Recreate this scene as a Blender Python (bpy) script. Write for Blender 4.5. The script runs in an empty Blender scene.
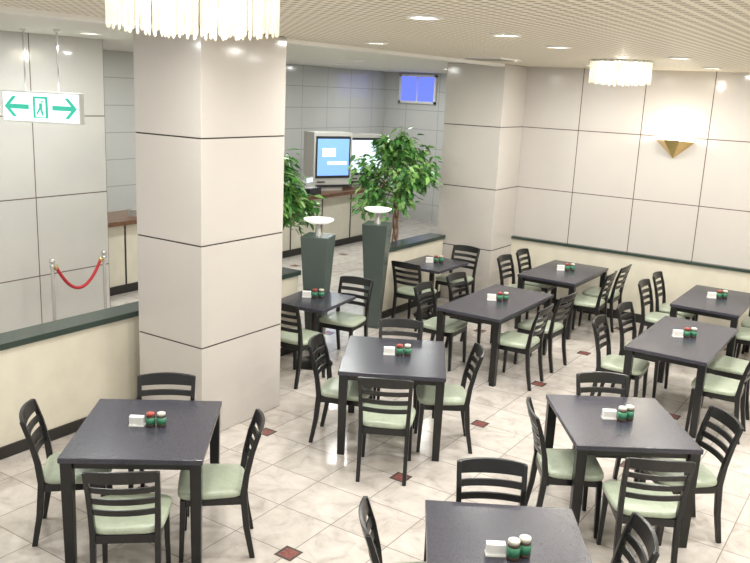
import bpy, math, random
from mathutils import Vector, Matrix
random.seed(7)
scene = bpy.context.scene
COL = scene.collection

# ---------------------------------------------------------------- materials
def new_mat(name):
    m = bpy.data.materials.new(name); m.use_nodes = True
    nt = m.node_tree
    b = nt.nodes.get('Principled BSDF')
    return m, nt, b

def mat(name, col, rough=0.5, metal=0.0, emit=None, es=0.0, noise=0.0, nscale=8.0, spec=None):
    m, nt, b = new_mat(name)
    b.inputs['Base Color'].default_value = (*col, 1)
    b.inputs['Roughness'].default_value = rough
    b.inputs['Metallic'].default_value = metal
    if spec is not None: b.inputs['Specular IOR Level'].default_value = spec
    if emit:
        b.inputs['Emission Color'].default_value = (*emit, 1)
        b.inputs['Emission Strength'].default_value = es
    if noise > 0:
        g = nt.nodes.new('ShaderNodeNewGeometry')
        n = nt.nodes.new('ShaderNodeTexNoise'); n.inputs['Scale'].default_value = nscale
        n.inputs['Detail'].default_value = 6
        nt.links.new(g.outputs['Position'], n.inputs['Vector'])
        r = nt.nodes.new('ShaderNodeValToRGB')
        r.color_ramp.elements[0].position = 0.35; r.color_ramp.elements[1].position = 0.65
        r.color_ramp.elements[0].color = (*[c*(1-noise) for c in col], 1)
        r.color_ramp.elements[1].color = (*[min(1, c*(1+noise)) for c in col], 1)
        nt.links.new(n.outputs['Fac'], r.inputs['Fac'])
        nt.links.new(r.outputs['Color'], b.inputs['Base Color'])
    return m

def M(nt, op, a, b=None, c=None):
    n = nt.nodes.new('ShaderNodeMath'); n.operation = op
    for i, v in enumerate((a, b, c)):
        if v is None: continue
        if isinstance(v, (int, float)): n.inputs[i].default_value = v
        else: nt.links.new(v, n.inputs[i])
    return n.outputs[0]

def line_mask(nt, p, off, s, w):
    f = M(nt, 'FRACT', M(nt, 'ADD', M(nt, 'DIVIDE', M(nt, 'SUBTRACT', p, off), s), 0.5))
    d = M(nt, 'ABSOLUTE', M(nt, 'SUBTRACT', f, 0.5))
    return M(nt, 'LESS_THAN', d, w / s)

def mixc(nt, fac, a, b):
    n = nt.nodes.new('ShaderNodeMix'); n.data_type = 'RGBA'
    nt.links.new(fac, n.inputs[0])
    for i, v in ((6, a), (7, b)):
        if isinstance(v, tuple): n.inputs[i].default_value = (*v, 1)
        else: nt.links.new(v, n.inputs[i])
    return n.outputs[2]

def panel_mat(name, col, joint, vaxis=None, voff=0.0, vs=0.866, hoff=0.82, hs=0.867, w=0.006, rough=0.10, spec=0.5):
    m, nt, b = new_mat(name)
    g = nt.nodes.new('ShaderNodeNewGeometry'); s = nt.nodes.new('ShaderNodeSeparateXYZ')
    nt.links.new(g.outputs['Position'], s.inputs[0])
    mask = line_mask(nt, s.outputs['Z'], hoff, hs, w)
    if vaxis:
        mask = M(nt, 'MAXIMUM', mask, line_mask(nt, s.outputs[vaxis], voff, vs, w))
    n = nt.nodes.new('ShaderNodeTexNoise'); n.inputs['Scale'].default_value = 1.3; n.inputs['Detail'].default_value = 5
    nt.links.new(g.outputs['Position'], n.inputs['Vector'])
    c = mixc(nt, n.outputs['Fac'], tuple(x*0.94 for x in col), tuple(min(1, x*1.05) for x in col))
    c = mixc(nt, mask, c, joint)
    nt.links.new(c, b.inputs['Base Color'])
    b.inputs['Roughness'].default_value = rough
    b.inputs['Specular IOR Level'].default_value = spec
    return m

def floor_mat():
    m, nt, b = new_mat('floor_marble_tile')
    g = nt.nodes.new('ShaderNodeNewGeometry'); s = nt.nodes.new('ShaderNodeSeparateXYZ')
    nt.links.new(g.outputs['Position'], s.inputs[0])
    X, Y = s.outputs['X'], s.outputs['Y']
    T = 1.4/3; ox, oy = -3.08, 3.85
    j = M(nt, 'MAXIMUM', line_mask(nt, X, ox, T, 0.004), line_mask(nt, Y, oy, T, 0.004))
    acc = M(nt, 'MULTIPLY', line_mask(nt, X, ox, 1.4, 0.070), line_mask(nt, Y, oy, 1.4, 0.070))
    acc2 = M(nt, 'MULTIPLY', line_mask(nt, X, ox, 1.4, 0.050), line_mask(nt, Y, oy, 1.4, 0.050))
    tx = M(nt, 'FLOOR', M(nt, 'DIVIDE', M(nt, 'SUBTRACT', X, ox), T))
    ty = M(nt, 'FLOOR', M(nt, 'DIVIDE', M(nt, 'SUBTRACT', Y, oy), T))
    cb = nt.nodes.new('ShaderNodeCombineXYZ'); nt.links.new(tx, cb.inputs[0]); nt.links.new(ty, cb.inputs[1])
    wn = nt.nodes.new('ShaderNodeTexWhiteNoise'); nt.links.new(cb.outputs[0], wn.inputs['Vector'])
    va = nt.nodes.new('ShaderNodeVectorMath'); va.operation = 'MULTIPLY_ADD'
    nt.links.new(wn.outputs['Color'], va.inputs[0]); va.inputs[1].default_value = (9, 9, 9)
    nt.links.new(g.outputs['Position'], va.inputs[2])
    n = nt.nodes.new('ShaderNodeTexNoise'); n.inputs['Scale'].default_value = 5.0; n.inputs['Detail'].default_value = 8
    n.inputs['Distortion'].default_value = 0.9; n.inputs['Roughness'].default_value = 0.65
    nt.links.new(va.outputs[0], n.inputs['Vector'])
    r = nt.nodes.new('ShaderNodeValToRGB')
    r.color_ramp.elements[0].position = 0.30; r.color_ramp.elements[0].color = (0.42, 0.375, 0.335, 1)
    r.color_ramp.elements[1].position = 0.66; r.color_ramp.elements[1].color = (0.65, 0.605, 0.56, 1)
    e = r.color_ramp.elements.new(0.45); e.color = (0.55, 0.505, 0.465, 1)
    nt.links.new(n.outputs['Fac'], r.inputs['Fac'])
    tint = mixc(nt, wn.outputs['Value'], (0.86, 0.85, 0.84), (1.0, 1.0, 1.0))
    mul = nt.nodes.new('ShaderNodeMix'); mul.data_type = 'RGBA'; mul.blend_type = 'MULTIPLY'; mul.inputs[0].default_value = 1
    nt.links.new(r.outputs['Color'], mul.inputs[6]); nt.links.new(tint, mul.inputs[7])
    c = mixc(nt, j, mul.outputs[2], (0.26, 0.23, 0.205))
    c = mixc(nt, acc, c, (0.08, 0.065, 0.06))
    sp = nt.nodes.new('ShaderNodeTexNoise'); sp.inputs['Scale'].default_value = 50
    nt.links.new(g.outputs['Position'], sp.inputs['Vector'])
    red = mixc(nt, sp.outputs['Fac'], (0.06, 0.01, 0.01), (0.38, 0.15, 0.13))
    c = mixc(nt, acc2, c, red)
    nt.links.new(c, b.inputs['Base Color'])
    b.inputs['Roughness'].default_value = 0.17
    b.inputs['Specular IOR Level'].default_value = 0.5
    return m

def ceil_mat():
    m, nt, b = new_mat('ceiling_perforated')
    g = nt.nodes.new('ShaderNodeNewGeometry'); s = nt.nodes.new('ShaderNodeSeparateXYZ')
    nt.links.new(g.outputs['Position'], s.inputs[0])
    P = 0.075
    hx = line_mask(nt, s.outputs['X'], 0.02, P, 0.021)
    hy = line_mask(nt, s.outputs['Y'], 0.02, P, 0.021)
    h = M(nt, 'MULTIPLY', hx, hy)
    c = mixc(nt, h, (0.84, 0.79, 0.67), (0.38, 0.32, 0.23))
    j = M(nt, 'MAXIMUM', line_mask(nt, s.outputs['X'], 0.0575, P*12, 0.012), line_mask(nt, s.outputs['Y'], 0.0575, P*12, 0.012))
    c = mixc(nt, j, c, (0.84, 0.81, 0.72))
    nt.links.new(c, b.inputs['Base Color'])
    b.inputs['Roughness'].default_value = 0.6
    return m

PANEL = (0.565, 0.530, 0.495)
JOINT = (0.14, 0.105, 0.085)
m_floor = floor_mat(); m_ceil = ceil_mat()
m_ceil2 = mat('ceiling_plaster', (0.76, 0.75, 0.69), 0.7)
m_col = panel_mat('column_panel', PANEL, JOINT)
m_wall_far = panel_mat('wall_panel_far', PANEL, JOINT, 'X', -4.13, 0.866)
m_wall_y = panel_mat('wall_panel_side', (0.55, 0.54, 0.51), JOINT, 'Y', 5.45, 0.94, rough=0.05, spec=0.7)
m_tile = panel_mat('wall_tile_lobby', (0.58, 0.58, 0.56), (0.33, 0.33, 0.33), 'Y', 0.0, 0.866, 0.82, 0.433, 0.006)
m_tilex = panel_mat('wall_tile_lobby_end', (0.58, 0.58, 0.56), (0.33, 0.33, 0.33), 'X', 0.0, 0.866, 0.82, 0.433, 0.006)
m_cream = mat('cream_stone', (0.68, 0.64, 0.53), 0.3, noise=0.035, nscale=5)
m_cap = mat('dark_green_cap', (0.035, 0.055, 0.045), 0.2)
m_base = mat('black_baseboard', (0.02, 0.018, 0.016), 0.4)
m_white = mat('white_paint', (0.8, 0.79, 0.76), 0.5)
m_black = mat('black_lacquer_wood', (0.008, 0.008, 0.008), 0.28)
m_seat = mat('pale_green_vinyl', (0.38, 0.43, 0.33), 0.30, noise=0.06, nscale=30)
m_top = mat('table_laminate', (0.043, 0.042, 0.057), 0.26, noise=0.45, nscale=240)
m_gold = mat('brass', (0.75, 0.55, 0.25), 0.25, 1.0)
m_chrome = mat('chrome', (0.7, 0.7, 0.7), 0.2, 1.0)
m_red = mat('red_velvet', (0.45, 0.02, 0.03), 0.7)
m_leafs = [mat('leaf_green_a', (0.08, 0.26, 0.05), 0.35), mat('leaf_green_b', (0.26, 0.48, 0.14), 0.35), mat('leaf_green_c', (0.04, 0.15, 0.03), 0.35)]
m_trunk = mat('bark', (0.20, 0.12, 0.07), 0.8, noise=0.3, nscale=30)
m_lampbody = mat('grey_green_pedestal', (0.085, 0.11, 0.10), 0.25)
m_glasslit = mat('lit_glass', (0.9, 0.9, 0.88), 0.3, emit=(1, 0.97, 0.9), es=0.6)
m_emit = mat('lamp_glow', (1, 1, 1), 0.5, emit=(1, 0.93, 0.8), es=12)
m_wood = mat('counter_wood', (0.16, 0.08, 0.045), 0.3, noise=0.25, nscale=14)
m_beige = mat('beige_plastic', (0.52, 0.51, 0.47), 0.4)
m_dark = mat('dark_plastic', (0.03, 0.03, 0.035), 0.35)
m_screen = mat('screen_blue', (0.1, 0.2, 0.4), 0.4, emit=(0.24, 0.46, 1.0), es=1.1)
m_screenw = mat('screen_white', (0.4, 0.45, 0.5), 0.4, emit=(0.66, 0.84, 1.0), es=1.1)
m_winblue = mat('window_daylight', (0.03, 0.05, 0.3), 0.6, emit=(0.16, 0.22, 1.0), es=1.2, spec=0.1)
m_signw = mat('sign_white', (0.9, 0.97, 0.95), 0.3, emit=(0.82, 1.0, 0.97), es=0.9)
m_signg = mat('sign_green', (0.05, 0.5, 0.35), 0.3, emit=(0.04, 0.55, 0.40), es=0.5)
m_paper = mat('white_paper', (0.85, 0.85, 0.82), 0.6)
m_jar = mat('dark_sauce_glass', (0.05, 0.03, 0.02), 0.1)
m_label = mat('green_label', (0.05, 0.22, 0.12), 0.4)
m_lid = mat('cream_lid', (0.62, 0.60, 0.50), 0.35)
m_redlid = mat('red_lid', (0.35, 0.06, 0.04), 0.35)
m_vent = mat('vent_grey', (0.35, 0.33, 0.30), 0.5)

def crystal_mat():
    m, nt, b = new_mat('crystal_rod')
    b.inputs['Base Color'].default_value = (0.88, 0.84, 0.74, 1)
    b.inputs['Roughness'].default_value = 0.06
    b.inputs['Emission Color'].default_value = (1, 0.90, 0.74, 1)
    b.inputs['Emission Strength'].default_value = 0.12
    t = nt.nodes.new('ShaderNodeBsdfTransparent'); mx = nt.nodes.new('ShaderNodeMixShader')
    mx.inputs[0].default_value = 0.5
    nt.links.new(t.outputs[0], mx.inputs[1]); nt.links.new(b.outputs[0], mx.inputs[2])
    nt.links.new(mx.outputs[0], nt.nodes['Material Output'].inputs[0])
    return m
m_crystal = crystal_mat()

# ---------------------------------------------------------------- mesh builder
class MB:
    def __init__(s): s.v = []; s.f = []; s.m = []; s.sm = []
    def add(s, vs, fs, mi, smooth=False):
        o = len(s.v); s.v += [tuple(v) for v in vs]
        for f in fs: s.f.append([i+o for i in f]); s.m.append(mi); s.sm.append(smooth)
    def box(s, c, d, mi=0, rz=0.0, rx=0.0):
        R = Matrix.Rotation(rz, 3, 'Z') @ Matrix.Rotation(rx, 3, 'X')
        vs = []
        for z in (-.5, .5):
            for x, y in ((-.5, -.5), (.5, -.5), (.5, .5), (-.5, .5)):
                vs.append(Vector(c) + R @ Vector((x*d[0], y*d[1], z*d[2])))
        s.add(vs, [(3, 2, 1, 0), (4, 5, 6, 7), (0, 1, 5, 4), (1, 2, 6, 5), (2, 3, 7, 6), (3, 0, 4, 7)], mi)
    def rings(s, rings, mi, smooth=False, cap=True):
        n = len(rings[0]); vs = [p for r in rings for p in r]; fs = []
        for k in range(len(rings)-1):
            for i in range(n):
                j = (i+1) % n
                fs.append((k*n+i, k*n+j, (k+1)*n+j, (k+1)*n+i))
        s.add(vs, fs, mi, smooth)
        if cap:
            o = len(s.v) - len(vs)
            s.f.append([o+i for i in range(n)][::-1]); s.m.append(mi); s.sm.append(False)
            s.f.append([o+(len(rings)-1)*n+i for i in range(n)]); s.m.append(mi); s.sm.append(False)
    def post(s, pts, sizes, mi):
        R = []
        for (x, y, z), (w, d) in zip(pts, sizes):
            R.append([(x-w/2, y-d/2, z), (x+w/2, y-d/2, z), (x+w/2, y+d/2, z), (x-w/2, y+d/2, z)])
        s.rings(R, mi)
    def lathe(s, prof, c, seg, mi, smooth=True):
        R = []
        for r, z in prof:
            r = max(r, 0.0005)
            R.append([(c[0]+r*math.cos(2*math.pi*i/seg), c[1]+r*math.sin(2*math.pi*i/seg), c[2]+z) for i in range(seg)])
        s.rings(R, mi, smooth)
    def tube(s, pts, rad, seg, mi):
        R = []; n = len(pts)
        for k, p in enumerate(pts):
            p = Vector(p)
            t = (Vector(pts[min(k+1, n-1)]) - Vector(pts[max(k-1, 0)])).normalized()
            a = Vector((0, 0, 1)) if abs(t.z) < 0.9 else Vector((1, 0, 0))
            u = t.cross(a).normalized(); w = t.cross(u)
            r = rad[k] if isinstance(rad, (list, tuple)) else rad
            R.append([p + u*r*math.cos(2*math.pi*i/seg) + w*r*math.sin(2*math.pi*i/seg) for i in range(seg)])
        s.rings(R, mi, True)
    def poly(s, pts2, y0, y1, mi):  # extruded polygon in XZ plane
        n = len(pts2)
        vs = [(x, y0, z) for x, z in pts2] + [(x, y1, z) for x, z in pts2]
        fs = [list(range(n)), list(range(2*n-1, n-1, -1))] + [(i, i+n, (i+1) % n+n, (i+1) % n) for i in range(n)]
        s.add(vs, fs, mi)
    def mesh(s, name, mats):
        me = bpy.data.meshes.new(name); me.from_pydata(s.v, [], s.f)
        for m in mats: me.materials.append(m)
        for p, mi, sm in zip(me.polygons, s.m, s.sm): p.material_index = mi; p.use_smooth = sm
        import bmesh
        bm = bmesh.new(); bm.from_mesh(me); bmesh.ops.recalc_face_normals(bm, faces=bm.faces); bm.to_mesh(me); bm.free()
        return me

def place(name, me, loc=(0, 0, 0), rz=0.0, bevel=0.0):
    o = bpy.data.objects.new(name, me); COL.objects.link(o)
    o.location = loc; o.rotation_euler = (0, 0, rz)
    if bevel:
        b = o.modifiers.new('bevel', 'BEVEL'); b.width = bevel; b.segments = 2; b.limit_method = 'ANGLE'
    return o

def boxobj(name, x0, x1, y0, y1, z0, z1, m, bevel=0.0):
    b = MB(); b.box(((x0+x1)/2, (y0+y1)/2, (z0+z1)/2), (x1-x0, y1-y0, z1-z0))
    return place(name, b.mesh(name, [m]), bevel=bevel)

# ---------------------------------------------------------------- room shell
H = 3.4
boxobj('floor', -11.2, 3.2, -1.5, 17.2, -0.1, 0, m_floor)
boxobj('ceiling', -5.0, 3.2, -1.5, 11.6, H, H+0.1, m_ceil)
boxobj('ceiling_lobby', -11.2, -5.0, -1.5, 17.2, H, H+0.1, m_ceil2)
boxobj('trim_ceiling_beam', -5.12, -4.98, -1.5, 11.4, H-0.035, H+0.01, m_white)
# far wall: panels above, cream dado below
boxobj('wall_far', -5.0, 3.2, 11.4, 11.6, 0.0, H, m_wall_far)
boxobj('wall_dado_far', -5.0, 3.0, 11.35, 11.40, 0.0, 0.92, m_cream)
boxobj('trim_dado_far', -5.0, 3.0, 11.32, 11.40, 0.92, 0.955, m_cap)
boxobj('baseboard_far', -5.0, 3.0, 11.335, 11.35, 0.0, 0.12, m_base)
boxobj('wall_right', 3.0, 3.2, 1.5, 11.4, 0.0, H, m_cream)
boxobj('wall_lobby_divider', -5.2, -5.0, 11.4, 17.0, 0.0, H, m_tile)
boxobj('wall_lobby_side', -8.15, -7.95, -1.5, 6.39, 0.0, H, m_wall_y)
boxobj('wall_lobby_back', -11.2, -11.0, 6.0, 17.2, 0.0, H, m_tile)
boxobj('wall_lobby_end', -11.0, -5.0, 17.0, 17.2, 0.0, H, m_tilex)
boxobj('wall_lobby_return', -11.0, -8.15, 6.19, 6.39, 0.0, H, m_tilex)

# columns
def column(x0, x1, y0, y1):
    b = MB(); zs = [0.0, 0.82, 1.687, 2.554, H]
    cx, cy = (x0+x1)/2, (y0+y1)/2
    b.box((cx, cy, H/2), (x1-x0-0.012, y1-y0-0.012, H), 1)
    for k in range(4):
        z0, z1 = zs[k]+0.004, zs[k+1]-0.004
        b.box((cx, cy, (z0+z1)/2), (x1-x0, y1-y0, z1-z0), 0)
    place('column', b.mesh('column', [m_col, m_base]), bevel=0.004)
column(-5.555, -4.785, 4.765, 5.79)
column(-5.87, -4.97, 10.66, 11.4)

# low partition walls
def partition(y0, y1):
    b = MB(); x0, x1 = -5.95, -5.75
    b.box(((x0+x1)/2, (y0+y1)/2, 0.45), (x1-x0, y1-y0, 0.90), 0)
    b.box(((x0+x1)/2, (y0+y1)/2, 0.925), (x1-x0+0.06, y1-y0+0.02, 0.05), 1)
    b.box((x1+0.008, (y0+y1)/2, 0.05), (0.016, y1-y0, 0.10), 2)
    place('low_partition_wall', b.mesh('low_partition_wall', [m_cream, m_cap, m_base]))
partition(-1.0, 7.25)
partition(8.9, 10.64)

# window in lobby end wall
b = MB()
b.box((-10.08, 16.98, 3.03), (0.9, 0.02, 0.55), 0)
for x in (-10.55, -9.61): b.box((x, 16.96, 3.03), (0.05, 0.06, 0.65), 1)
b.box((-10.08, 16.96, 3.03), (0.025, 0.05, 0.6), 1)
for z in (2.73, 3.33): b.box((-10.08, 16.96, z), (0.99, 0.06, 0.05), 1)
place('window_1', b.mesh('window_1', [m_winblue, m_white]))

# ---------------------------------------------------------------- furniture meshes
def chair_mesh():
    b = MB()
    for sx in (-1, 1):
        b.post([(sx*0.195, 0.195, 0), (sx*0.185, 0.18, 0.43)], [(0.028, 0.028), (0.038, 0.038)], 0)
        b.post([(sx*0.182, -0.255, 0), (sx*0.182, -0.215, 0.22), (sx*0.182, -0.195, 0.44), (sx*0.186, -0.212, 0.58),
                (sx*0.191, -0.245, 0.73), (sx*0.196, -0.29, 0.87)],
               [(0.030, 0.034), (0.032, 0.040), (0.034, 0.044), (0.032, 0.038), (0.030, 0.034), (0.028, 0.028)], 0)
        b.box((sx*0.184, -0.005, 0.41), (0.024, 0.36, 0.055), 0)
    b.box((0, 0.185, 0.41), (0.36, 0.024, 0.055), 0)
    b.box((0, -0.195, 0.41), (0.34, 0.024, 0.055), 0)
    # seat cushion
    n = 32; R = []
    for z, sc in ((0.437, 0.96), (0.448, 1.0), (0.465, 1.0), (0.478, 0.965), (0.486, 0.86), (0.489, 0.6)):
        ring = []
        for i in range(n):
            t = 2*math.pi*i/n; c, s_ = math.cos(t), math.sin(t)
            x = 0.222*math.copysign(abs(c)**0.38, c); y = 0.215*math.copysign(abs(s_)**0.38, s_)
            x *= 1 + 0.07*y/0.215
            ring.append((x*sc, y*sc + 0.005, z))
        R.append(ring)
    b.rings(R, 1, True)
    # back slats (bowed)
    def yb(z):
        pts = [(0.44, -0.195), (0.58, -0.212), (0.73, -0.245), (0.87, -0.29)]
        for (z0, y0), (z1, y1) in zip(pts, pts[1:]):
            if z <= z1: return y0 + (y1-y0)*(z-z0)/(z1-z0)
        return -0.29
    def slat(z, h, th, ext=0.0, crown=0.0):
        R = []; N = 10
        for i in range(N+1):
            u = -1 + 2*i/N; x = u*(0.188+ext); bow = 0.032*(1-u*u)
            y0 = yb(z-h/2) - bow; y1 = yb(z+h/2) - bow; cz = crown*(1-u*u)
            R.append([(x, y0-th/2, z-h/2), (x, y0+th/2, z-h/2), (x, y1+th/2, z+h/2+cz), (x, y1-th/2, z+h/2+cz)])
        b.rings(R, 0)
    slat(0.838, 0.072, 0.022, 0.012, 0.012)
    for z in (0.748, 0.672, 0.596): slat(z, 0.040, 0.016)
    return b.mesh('dining_chair', [m_black, m_seat])
CH = chair_mesh()

def chair(x, y, rz): place('dining_chair', CH, (x, y, 0), rz, bevel=0.004)

def table(x, y, w, l, rz, ht=0.74, pedestal=False):
    b = MB()
    b.box((0, 0, ht-0.0175), (w, l, 0.035), 0)
    if pedestal:
        b.lathe([(0.22, 0.0), (0.22, 0.012), (0.20, 0.022), (0.05, 0.035), (0.035, 0.06), (0.035, 0.66), (0.06, 0.68), (0.16, 0.70), (0.16, 0.704)], (0, 0, 0), 32, 1)
        b.box((0, 0, 0.69), (w*0.7, 0.05, 0.025), 1); b.box((0, 0, 0.688), (0.05, l*0.7, 0.025), 1)
    else:
        for sx in (-1, 1):
            for sy in (-1, 1):
                X, Y = sx*(w/2-0.045), sy*(l/2-0.045)
                b.post([(X, Y, 0), (X, Y, ht-0.035)], [(0.060, 0.060), (0.072, 0.072)], 1)
            b.box((sx*(w/2-0.05), 0, ht-0.06), (0.022, l-0.16, 0.05), 1)
            b.box((0, sx*(l/2-0.05), ht-0.06), (w-0.16, 0.022, 0.05), 1)
    place('dining_table', b.mesh('dining_table', [m_top, m_black]), (x, y, 0), rz, bevel=0.004)

def condiments(x, y, rz, kind=0):
    b = MB()
    b.box((-0.07, 0, 0.005), (0.10, 0.05, 0.01), 0)
    b.box((-0.07, 0, 0.037), (0.095, 0.035, 0.06), 0, 0, 0.08)
    b.box((-0.07, -0.006, 0.04), (0.07, 0.03, 0.05), 4, 0, 0.08)
    js = [(0.02, 0.0, 1.0), (0.09, 0.01, 1.0)] if kind != 1 else [(0.015, -0.03, 1.1), (0.075, 0.0, 1.1)]
    for k, (jx, jy, s) in enumerate(js):
        r = 0.03*s; h = 0.095*s
        b.lathe([(r*0.9, 0), (r, 0.006), (r, h*0.2)], (jx, jy, 0), 20, 1)
        b.lathe([(r+0.0008, h*0.2), (r+0.0008, h*0.68)], (jx, jy, 0), 20, 2)
        b.lathe([(r, h*0.68), (r, h*0.74), (r*0.85, h*0.8)], (jx, jy, 0), 20, 1)
        b.lathe([(r*0.9, h*0.8), (r*0.92, h*0.98), (r*0.8, h)], (jx, jy, 0), 20, 3 if (k or kind) else 5)
    place('condiment_set', b.mesh('condiment_set', [m_paper, m_jar, m_label, m_lid, m_white, m_redlid]), (x, y, 0.7405), rz)

D2R = math.radians
def dining_set(x, y, w, l, deg, chairs, cond, kind=0, pedestal=False, sc=1.0):
    a = D2R(deg)
    table(x, y, w, l, a, pedestal=pedestal)
    for lx, ly, face, jit in chairs:
        X = x + lx*math.cos(a) - ly*math.sin(a); Y = y + lx*math.sin(a) + ly*math.cos(a)
        chair(X, Y, a + D2R(face + jit))
    if cond:
        X = x + cond[0]*math.cos(a) - cond[1]*math.sin(a); Y = y + cond[0]*math.sin(a) + cond[1]*math.cos(a)
        condiments(X, Y, D2R(33), kind)

dining_set(-4.036, 3.514, 0.87, 0.99, 37, [(-0.46, -0.02, -90, 9), (0.03, 0.35, 180, 3), (0.46, -0.20, 90, 6), (0.03, -0.64, 0, 4)], (0.0, 0.02))
dining_set(-3.597, 5.908, 0.885, 1.02, 29.7, [(-0.40, -0.14, -90, -8), (0.02, 0.37, 180, -2), (-0.02, -0.70, 0, -2), (0.43, -0.12, 90, 4)], (0.02, 0.02))
dining_set(-1.558, 5.729, 0.857, 0.96, 34.5, [(-0.38, -0.16, -90, -3), (0.04, 0.32, 180, 0), (0.40, -0.22, 90, 6), (-0.02, -0.66, 0, -5)], (0.0, 0.02), 1)
dining_set(-1.457, 3.60, 0.83, 0.98, 31, [(-0.44, 0.06, -90, 5), (-0.02, 0.46, 180, 0), (0.40, 0.04, 90, 0), (0, -0.62, 0, 0)], (0.0, -0.04), 1)
four = [(-0.45, -0.40, -90, 3), (-0.43, 0.32, -90, -3), (0.44, -0.40, 90, 2), (0.42, 0.32, 90, -3)]
dining_set(-3.773, 8.359, 0.75, 1.48, 0, four, (0, 0.0))
dining_set(-3.80, 10.48, 0.78, 1.30, 0, [(-0.46, -0.3, -90, 0), (-0.46, 0.3, -90, 2), (0.44, -0.3, 90, 3), (0.44, 0.3, 90, 0)], (0, 0.05))
dining_set(-1.723, 8.323, 0.75, 1.45, 0, four, (0, 0.0))
dining_set(-1.83, 10.30, 0.75, 1.30, 0, [(-0.5, -0.3, -90, 0), (-0.5, 0.3, -90, 2), (0.5, -0.3, 90, 3), (0.5, 0.3, 90, 0)], (0, 0.05))
dining_set(-5.31, 6.99, 0.62, 0.76, 8, [(0.10, -0.50, 0, -8), (0.18, 0.36, 180, 0)], (-0.05, 0.05), pedestal=True)
dining_set(-5.34, 9.63, 0.66, 0.84, 0, [(0.06, -0.52, 0, 0), (0.10, 0.50, 180, 0)], (0, 0.05), pedestal=True)

# ---------------------------------------------------------------- pedestal lamps
def pedestal_lamp(x, y):
    b = MB()
    R = []
    for z, h in ((0, 0.095), (0.03, 0.085), (1.33, 0.16), (1.35, 0.16)):
        R.append([(-h, -h, z), (h, -h, z), (h, h, z), (-h, h, z)])
    b.rings(R, 0)
    b.lathe([(0.05, 1.34), (0.035, 1.39), (0.035, 1.48), (0.06, 1.49)], (0, 0, 0), 24, 1)
    b.lathe([(0.05, 1.485), (0.11, 1.495), (0.165, 1.52), (0.175, 1.54), (0.16, 1.535), (0.09, 1.51), (0.0, 1.505)], (0, 0, 0), 32, 2)
    place('pedestal_floor_lamp', b.mesh('pedestal_floor_lamp', [m_lampbody, m_chrome, m_glasslit]), (x, y, 0), D2R(20), bevel=0.004)
pedestal_lamp(-5.64, 8.68)
pedestal_lamp(-5.62, 7.43)

# ---------------------------------------------------------------- ficus trees
def ficus(x, y, cz, rx, rz_, n, seed):
    rnd = random.Random(seed); b = MB()
    b.lathe([(0.15, 0), (0.17, 0.02), (0.22, 0.36), (0.235, 0.40), (0.215, 0.40), (0.20, 0.36), (0.0, 0.355)], (0, 0, 0), 28, 4)
    top = cz
    for ph in (0, 2.1, 4.2):
        pts = [(0.035*math.cos(ph+z*7), 0.035*math.sin(ph+z*7), z) for z in [0.35+i*(top-0.35)/14 for i in range(15)]]
        b.tube(pts, 0.016, 8, 3)
    tips = []
    for i in range(38):
        th = rnd.uniform(0, 2*math.pi); ph = rnd.uniform(-0.7, 1.35)
        r = rnd.uniform(0.55, 1.05)
        tip = Vector((rx*r*math.cos(th)*math.cos(ph), rx*r*math.sin(th)*math.cos(ph), cz + rz_*r*math.sin(ph)))
        st = Vector((0, 0, cz - rz_*0.5 + rnd.uniform(0, rz_*0.6)))
        mid = (st+tip)/2 + Vector((0, 0, 0.10))
        pts = [st, st.lerp(mid, .6), mid, mid.lerp(tip, .5), tip]
        b.tube(pts, [0.011, 0.009, 0.007, 0.005, 0.003], 5, 3)
        tips.append((mid, tip))
    for i in range(n):
        mid, tip = tips[i % len(tips)]
        p = mid.lerp(tip, rnd.uniform(0.1, 1.1)) + Vector((rnd.gauss(0, .06), rnd.gauss(0, .06), rnd.gauss(0, .06)))
        out = Vector((p.x, p.y, 0)); out = out.normalized() if out.length > .01 else Vector((1, 0, 0))
        d = (out*rnd.uniform(.3, 1) + Vector((rnd.gauss(0, .5), rnd.gauss(0, .5), rnd.uniform(-1.1, .25)))).normalized()
        sd = d.cross(Vector((rnd.gauss(0, .4), rnd.gauss(0, .4), 1))).normalized(); nn = sd.cross(d)
        L = rnd.uniform(.10, .15); w = L*.24
        vs = [p, p+d*L*.35+sd*w+nn*.006, p+d*L*.75+sd*w*.6-nn*.004, p+d*L-nn*.018, p+d*L*.75-sd*w*.6-nn*.004, p+d*L*.35-sd*w+nn*.006, p+d*L*.5-nn*.008]
        b.add(vs, [(0, 1, 6), (1, 2, 6), (2, 3, 6), (3, 4, 6), (4, 5, 6), (5, 0, 6)], rnd.choice((0, 0, 1, 1, 2)), True)
    place('potted_ficus_tree', b.mesh('potted_ficus_tree', m_leafs + [m_trunk, m_white]), (x, y, 0))
ficus(-6.30, 10.18, 1.72, 0.68, 0.72, 1800, 3)
ficus(-6.35, 7.40, 1.62, 0.58, 0.62, 1400, 5)

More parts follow.
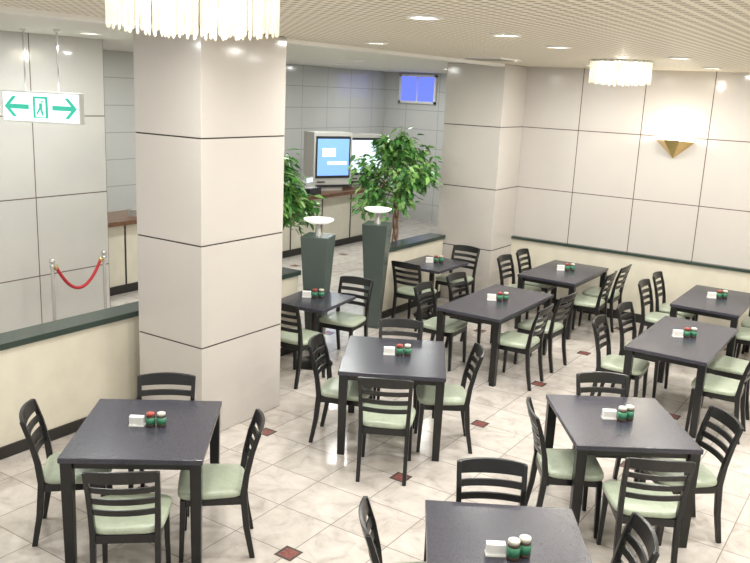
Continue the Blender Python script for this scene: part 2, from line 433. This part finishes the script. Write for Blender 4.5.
# ---------------------------------------------------------------- lobby counter & equipment
b = MB()
b.box((-9.55, 10.45, 0.5), (0.6, 7.6, 1.0), 0)
b.box((-9.5, 10.45, 1.03), (0.78, 7.8, 0.06), 1)
b.box((-9.24, 10.45, 0.06), (0.02, 7.6, 0.12), 2)
for i in range(9): b.box((-9.245, 6.8+i*0.92, 0.55), (0.014, 0.02, 0.86), 2)
place('service_counter', b.mesh('service_counter', [m_cream, m_wood, m_base]))
def screen_unit(y, w, h, smat):
    b = MB()
    b.box((0, 0, 0.04), (0.34, w*0.6, 0.08), 0)
    b.box((0, 0, 0.12+h/2), (0.42, w, h), 0)
    b.box((0.214, 0, 0.12+h/2+0.03), (0.012, w*0.90, h*0.80), 2)
    b.box((0.222, 0, 0.12+h/2+0.03), (0.010, w*0.82, h*0.70), 1)
    b.box((0.229, -w*0.12, 0.12+h/2+0.12), (0.004, w*0.34, h*0.16), 3)
    b.box((0.229, w*0.1, 0.12+h/2-0.08), (0.004, w*0.5, h*0.06), 3)
    b.box((0.0, 0, 0.10), (0.40, w*0.9, 0.05), 2)
    b.box((0.215, -w*0.3, 0.12+h*0.06), (0.012, w*0.2, 0.02), 2)
    place('display_monitor', b.mesh('display_monitor', [m_beige, smat, m_dark, m_signw]), (-9.55, y, 1.06), D2R(-25), bevel=0.006)
screen_unit(12.85, 0.82, 0.98, m_screen)
screen_unit(13.95, 0.90, 0.92, m_screenw)
b = MB()
b.box((0, 0, 0.06), (0.40, 0.42, 0.12), 0); b.box((-0.05, 0, 0.17), (0.26, 0.38, 0.10), 1)
b.box((0.05, 0, 0.24), (0.03, 0.26, 0.14), 1, 0); b.box((0.068, 0, 0.245), (0.006, 0.22, 0.10), 2)
for i in range(4):
    for j in range(3): b.box((0.08+0.035*j, -0.12+0.07*i, 0.128), (0.025, 0.05, 0.012), 3)
REG = b.mesh('cash_register', [m_dark, m_beige, m_screenw, m_white])
place('cash_register', REG, (-9.4, 11.4, 1.06))
place('cash_register', REG, (-9.4, 12.02, 1.06), 0.15)
b = MB()
for i in range(3): b.box((0, i*0.02, 0.03+i*0.05), (0.30-0.02*i, 0.36-0.03*i, 0.048), i % 2, 0.08*i)
place('paper_stack', b.mesh('paper_stack', [m_paper, m_beige]), (-9.4, 10.8, 1.06))
# telephone
b = MB()
b.box((0, 0, 0.03), (0.22, 0.20, 0.06), 0); b.box((-0.02, -0.06, 0.085), (0.20, 0.05, 0.03), 0)
b.box((-0.10, -0.06, 0.075), (0.05, 0.06, 0.05), 0); b.box((0.07, -0.06, 0.075), (0.05, 0.06, 0.05), 0)
for i in range(3):
    for j in range(3): b.box((-0.05+0.04*i, 0.01+0.03*j, 0.063), (0.025, 0.02, 0.008), 1)
place('desk_telephone', b.mesh('desk_telephone', [m_beige, m_dark]), (-9.35, 8.05, 1.06), 0.3)

# ---------------------------------------------------------------- rope stanchions
def stanchion(x, y):
    b = MB()
    b.lathe([(0.15, 0), (0.15, 0.012), (0.13, 0.03), (0.03, 0.05), (0.019, 0.07), (0.019, 0.98), (0.03, 0.99), (0.03, 1.01), (0.018, 1.02), (0.028, 1.035), (0.032, 1.055), (0.02, 1.08), (0.0, 1.085)], (0, 0, 0), 20, 0)
    place('stanchion_post', b.mesh('stanchion_post', [m_chrome]), (x, y, 0))
stanchion(-7.6, 5.365); stanchion(-7.6, 6.04)
b = MB(); pts = []
for i in range(17):
    t = i/16; pts.append((-7.6, 5.41+0.585*t, 0.985-0.28*(1-(2*t-1)**2)))
b.tube(pts, 0.018, 10, 0)
for k in (0, 16):
    b.lathe([(0.022, -0.03), (0.024, 0), (0.022, 0.02)], pts[k], 12, 1)
place('velvet_rope', b.mesh('velvet_rope', [m_red, m_gold]))

# ---------------------------------------------------------------- exit sign
b = MB()
W, Hh = 0.80, 0.29
b.box((0, 0, 0), (W, 0.07, Hh), 0)
b.box((0, -0.037, 0), (W-0.03, 0.006, Hh-0.03), 1)
def arrow(cx, s):
    p = [(-0.13, 0.0), (-0.045, 0.095), (-0.005, 0.095), (-0.07, 0.022), (0.12, 0.022), (0.12, -0.022), (-0.07, -0.022), (-0.005, -0.095), (-0.045, -0.095)]
    pts = [(cx+s*x, z) for x, z in p]
    if s < 0: pts = pts[::-1]
    b.poly(pts, -0.044, -0.040, 2)
arrow(-0.24, 1); arrow(0.24, -1)
b.box((0, -0.042, 0), (0.15, 0.004, 0.20), 2)
b.box((0, -0.045, -0.005), (0.10, 0.004, 0.17), 1)
b.poly([(0.012, 0.065), (0.03, 0.065), (0.03, 0.045), (0.012, 0.045)], -0.050, -0.047, 2)
b.poly([(-0.01, 0.04), (0.025, 0.04), (0.02, -0.01), (0.035, -0.075), (0.015, -0.075), (0.0, -0.02), (-0.03, -0.07), (-0.042, -0.055), (-0.01, 0.0)], -0.050, -0.047, 2)
for x in (-0.17, 0.17):
    b.tube([(x, 0, Hh/2), (x, 0, 0.70)], 0.008, 8, 3)
    b.lathe([(0.03, 0.69), (0.03, 0.715)], (x, 0, 0), 12, 0)
place('exit_sign', b.mesh('exit_sign', [m_white, m_signw, m_signg, m_chrome]), (-7.06, 4.96, 2.685), D2R(24))

# ---------------------------------------------------------------- chandeliers
def chandelier(x, y, r=0.285):
    b = MB()
    b.lathe([(r+0.015, 0.235), (r+0.015, 0.215), (r-0.02, 0.21), (0.0, 0.21)], (0, 0, 0), 48, 1)
    rnd = random.Random(2)
    for rr, n, z0 in ((r, 72, 0.0), (r*0.80, 48, -0.010), (r*0.58, 30, -0.016), (r*0.34, 16, -0.020)):
        for i in range(n):
            t = 2*math.pi*(i+rnd.uniform(-.15, .15))/n; dz = 0.014 if i % 2 else 0
            c = (rr*math.cos(t), rr*math.sin(t), 0)
            b.lathe([(0.001, z0+dz-0.006), (0.0052, z0+dz), (0.0052, 0.12), (0.0025, 0.125), (0.006, 0.132), (0.006, 0.21)], c, 6, 0, smooth=False)
    for i in range(6):
        t = 2*math.pi*(i+.5)/6
        b.lathe([(0.0, 0.11), (0.020, 0.125), (0.024, 0.15), (0.014, 0.18), (0.012, 0.21)], (r*0.69*math.cos(t), r*0.69*math.sin(t), 0), 12, 2)
    place('crystal_chandelier', b.mesh('crystal_chandelier', [m_crystal, m_chrome, m_emit]), (x, y, 3.165))
    L = bpy.data.lights.new('chandelier_bulb', 'POINT'); L.energy = 17; L.color = (1, 0.92, 0.78); L.shadow_soft_size = 0.05
    o = bpy.data.objects.new('chandelier_bulb_light', L); COL.objects.link(o); o.location = (x, y, 3.27)
chandelier(-2.17, 2.13); chandelier(-2.83, 8.89, 0.31); chandelier(0.6, 8.9)

# ---------------------------------------------------------------- wall sconce
b = MB()
w, h, d = 0.25, 0.22, 0.20
b.add([(-w, 0, 0), (w, 0, 0), (0.10, -d, 0.02), (-0.10, -d, 0.02), (0, 0, -h), (0, -0.03, -h)],
      [(0, 3, 5, 4), (3, 2, 5), (2, 1, 4, 5), (0, 4, 1)], 0)
b.box((0, -0.06, -0.02), (0.22, 0.06, 0.03), 1)
place('wall_sconce', b.mesh('wall_sconce', [m_gold, m_emit]), (-2.80, 11.395, 2.50))
L = bpy.data.lights.new('sconce_bulb', 'POINT'); L.energy = 15; L.color = (1, 0.95, 0.78); L.shadow_soft_size = 0.03
o = bpy.data.objects.new('sconce_bulb_light', L); COL.objects.link(o); o.location = (-2.80, 11.25, 2.56)

# ---------------------------------------------------------------- ceiling downlights
def downlight(x, y, e=27, r=0.075, col=(1.0, 0.99, 0.95)):
    b = MB()
    b.lathe([(r+0.035, 0.0), (r+0.03, -0.010), (r+0.005, -0.012), (r, -0.004), (r*0.9, -0.002)], (0, 0, 0), 28, 0)
    b.lathe([(r*0.9, -0.003), (0.0, -0.003)], (0, 0, 0), 28, 1)
    place('recessed_downlight', b.mesh('recessed_downlight', [m_white, m_emit]), (x, y, H))
    L = bpy.data.lights.new('downlight', 'AREA'); L.shape = 'DISK'; L.size = 2*r; L.energy = e; L.color = col
    o = bpy.data.objects.new('downlight_lamp', L); COL.objects.link(o); o.location = (x, y, H-0.016)
for x, y in [(-2.45, 4.15), (-2.54, 5.42), (-2.66, 6.68), (-4.27, 6.41), (-2.04, 8.09), (-4.3, 9.4), (-2.2, 10.2), (-4.2, 4.0), (-4.2, 2.4),
             (-0.6, 3.2), (-0.4, 10.3), (1.4, 9.6), (-2.4, 0.6), (0.5, 1.4), (-3.6, 10.2)]:
    downlight(x, y)
for x, y in [(-0.6, 5.6), (-0.4, 8.0), (1.4, 6.2), (1.4, 3.6)]:
    downlight(x, y, 48)
for x, y in [(-6.9, 2.6), (-6.9, 5.4), (-7.2, 8.0), (-7.4, 10.6), (-9.3, 8.6), (-9.0, 12.4), (-7.4, 13.4), (-9.4, 15.4)]:
    downlight(x, y, 34, col=(0.97, 1.0, 0.98))

# ceiling vents
for x, y in [(-4.4, 9.0), (-1.2, 8.9)]:
    b = MB(); b.box((0, 0, -0.008), (0.5, 0.5, 0.016), 0)
    for i in range(6): b.box((0, -0.19+i*0.075, -0.02), (0.44, 0.03, 0.01), 1)
    place('ceiling_air_vent', b.mesh('ceiling_air_vent', [m_white, m_vent]), (x, y, H))

# ---------------------------------------------------------------- world
w = bpy.data.worlds.new('World'); scene.world = w; w.use_nodes = True
bg = w.node_tree.nodes['Background']; bg.inputs[0].default_value = (1.0, 0.99, 0.965, 1); bg.inputs[1].default_value = 0.85

# ---------------------------------------------------------------- camera
cam = bpy.data.cameras.new('camera'); co = bpy.data.objects.new('camera', cam); COL.objects.link(co)
cam.sensor_width = 36; cam.lens = 830/750*36; cam.clip_start = 0.05
a = D2R(33); p = D2R(13.08); r = D2R(2.62)
fwd0 = Vector((-math.sin(a), math.cos(a), 0)); R0 = Vector((math.cos(a), math.sin(a), 0))
fwd = fwd0*math.cos(p) - Vector((0, 0, 1))*math.sin(p)
U0 = R0.cross(fwd)
right = R0*math.cos(r) + U0*math.sin(r); up = -R0*math.sin(r) + U0*math.cos(r)
mt = Matrix((( right.x, up.x, -fwd.x, 0), (right.y, up.y, -fwd.y, 0), (right.z, up.z, -fwd.z, 3.0), (0, 0, 0, 1)))
co.matrix_world = mt
scene.camera = co
scene.view_settings.view_transform = 'Standard'
scene.view_settings.exposure = 0.0
